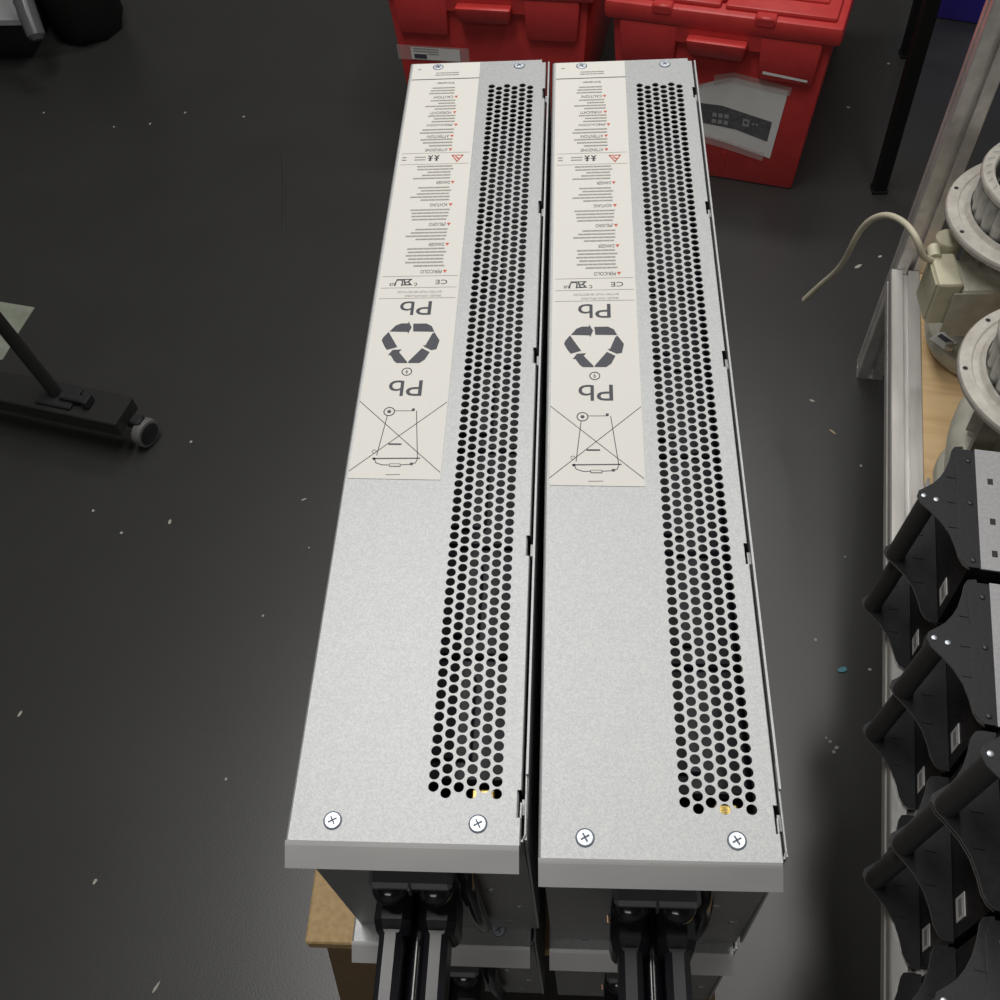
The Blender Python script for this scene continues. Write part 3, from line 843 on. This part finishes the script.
# low dark box with a pale panel top at the top left, and a black bag beside it, added to make the soft shadow there
tub = thing('panelled_box', 'low dark box with a pale grey panel top in the top left corner', 'box', (-1.069, 1.9525, 0))
bm = bmesh.new(); frustum(bm, (-.62, -.05, .07, .50), (-.62, -.03, .02, .50), 0, .118, 0, .004); obj('body', bm, 'matt_black', tub, True)
bm = bmesh.new(); prism(bm, [(0, 0), (-.055, .10), (-.20, .48), (-.65, .50), (-.65, .03)], .118, .130); obj('panel_top', bm, 'pale_lid', tub)
lump = thing('shadow_lump', 'added shadow-filling black bag with a grey plastic sleeve hanging in front, top left', 'lump', (-1.01, 2.13, 0))
bm = bmesh.new()
rnd = random.Random(2)
rings = []
for k, (rr, zz) in enumerate(((.070, .0005), (.085, .03), (.088, .12), (.080, .22), (.062, .30), (.03, .335))):
    rings.append([bm.verts.new(((rr * rnd.uniform(.86, 1.06)) * cos(2 * pi * q / 18), (rr * rnd.uniform(.86, 1.06)) * sin(2 * pi * q / 18), zz + (rnd.uniform(-.008, .008) if k else 0))) for q in range(18)])
for a, b in zip(rings, rings[1:]):
    for q in range(18): bm.faces.new((a[q], a[(q + 1) % 18], b[(q + 1) % 18], b[q]))
bm.faces.new(rings[0][::-1]); bm.faces.new(rings[-1])
obj('lump_body', bm, 'soot_black', lump, True)
bm = bmesh.new()
tube(bm, [(-.062, -.060, .23), (-.060, -.11, .225), (-.048, -.150, .200), (-.036, -.168, .172)], .008, 10, smooth_path=2)
obj('strap', bm, 'soot_black', lump, True)
bm = bmesh.new()
tube(bm, [(-.036, -.168, .172), (-.031, -.184, .152), (-.018, -.214, .114), (-.016, -.219, .107)], [.021, .022, .020, .012], 16)
obj('plastic_sleeve', bm, 'clear', lump, True)
bm = bmesh.new(); tube(bm, [(-.039, -.160, .182), (-.036, -.169, .171)], .023, 6); obj('sleeve_cap', bm, 'ring', lump)

# ------------------------------------------------------------------ top right: blue crate and black table legs
bc = thing('blue_crate', 'deep blue plastic crate on the floor, cut off by the top edge', 'crate', (0.948, 2.035, 0), -radians(21))
bm = bmesh.new(); frustum(bm, (-.062, .34, .0, .28), (-.072, .35, -.01, .29), 0.0, .20, 0, .006)
obj('body', bm, 'blue', bc, True)
bm = bmesh.new(); box(bm, -.085, .36, -.02, .30, .196, .215, bev=.004); obj('rim', bm, 'blue', bc, True)
lg = thing('table_frame', 'black metal table legs in the shadow right of the red bins', 'table', (0.70, 1.48, 0))
for (x, y) in ((0.0, 0.0), (0.126, 0.435)):
    bm = bmesh.new()
    box(bm, x - .012, x + .012, y - .012, y + .012, .004, 1.05, bev=.002)
    box(bm, x - .014, x + .014, y - .014, y + .014, 0, .006, bev=.001)
    obj('leg', bm, 'soot_black', lg)
bm = bmesh.new(); box(bm, -.02, .146, -.02, .45, 1.05, 1.08, bev=.003); obj('top_rail', bm, 'soot_black', lg)

# ------------------------------------------------------------------ crumbs and scraps on the floor
def crumb(x, y, s, name, mat, label, cat, group, ang=0.0, long=1.0):
    bm = bmesh.new()
    rr = random.Random(int((x + 3) * 1000))
    pts = [(s * long * cos(a) * rr.uniform(.7, 1), s * sin(a) * rr.uniform(.7, 1)) for a in [2 * pi * k / 7 for k in range(7)]]
    prism(bm, pts, 0, s * .35)
    o = obj(name, bm, mat); o.location = (x, y, .0002); o.rotation_euler = (0, 0, ang)
    return tag(o, label, cat, group)
CR = [(-1.027, 1.806, 0.0026, 0.3, 1), (-0.853, 1.747, 0.0026, 0, 1), (-0.706, 1.79, 0.0026, 0.8, 1.2), (-0.775, 1.754, 0.0027, 1.4, 1.5), (-0.573, 1.769, 0.0026, 0, 1.3), (-0.565, 0.707, 0.0027, 0, 1), (-0.493, 0.728, 0.0027, 1.6, 2), (-0.622, 0.749, 0.0027, 0, 1), (-0.266, 0.681, 0.0018, 0, 1), (-0.316, 0.564, 0.0023, 0, 1), (-0.632, 0.407, 0.0023, 1.3, 2.6), (-0.463, 0.185, 0.0027, 1.2, 1.8), (-0.356, 0.066, 0.002, 1.15, 4.5), (-0.494, 0.886, 0.0027, 0, 1), (-0.288, 0.77, 0.0018, 0.5, 3), (0.464, 0.533, 0.0027, 0, 1), (0.53, 0.489, 0.0027, 0, 1), (0.464, 0.386, 0.0023, 0, 1.3), (0.471, 0.378, 0.0026, 0.5, 1.5), (0.467, 0.372, 0.0027, 0.5, 1), (0.46, 0.391, 0.0023, 0.2, 1), (0.57, 0.832, 0.0027, 0, 1), (0.513, 0.963, 0.0026, 2.6, 2), (0.631, 1.272, 0.0039, 0.6, 2.5), (0.673, 1.297, 0.0026, 0.6, 2), (0.681, 1.737, 0.0039, 0.2, 1), (0.784, 1.884, 0.0039, 0.2, 1), (-0.322, 0.32, 0.0023, 1.4, 1.2), (0.523, 0.668, 0.0018, 0, 1)]
GC = 'pale crumbs scattered on the dark floor'
for (x, y, s, a, lg_) in CR:
    crumb(x, y, s, 'crumb', 'crumb', 'tiny pale crumb lying on the dark floor sheet', 'crumb', GC, a, lg_)
(x, y) = (0.494, 0.488)
crumb(x, y, .005, 'blue_scrap', 'scrap_blue', 'small bright blue scrap on the floor right of the battery piles', 'scrap', None, .2, 1.5)
(x, y) = (0.537, 0.899)
crumb(x, y, .0016, 'wood_shaving', 'shaving', 'thin tan wood shaving on the floor left of the aluminium rail', 'shaving', None, -.85, 4.5)
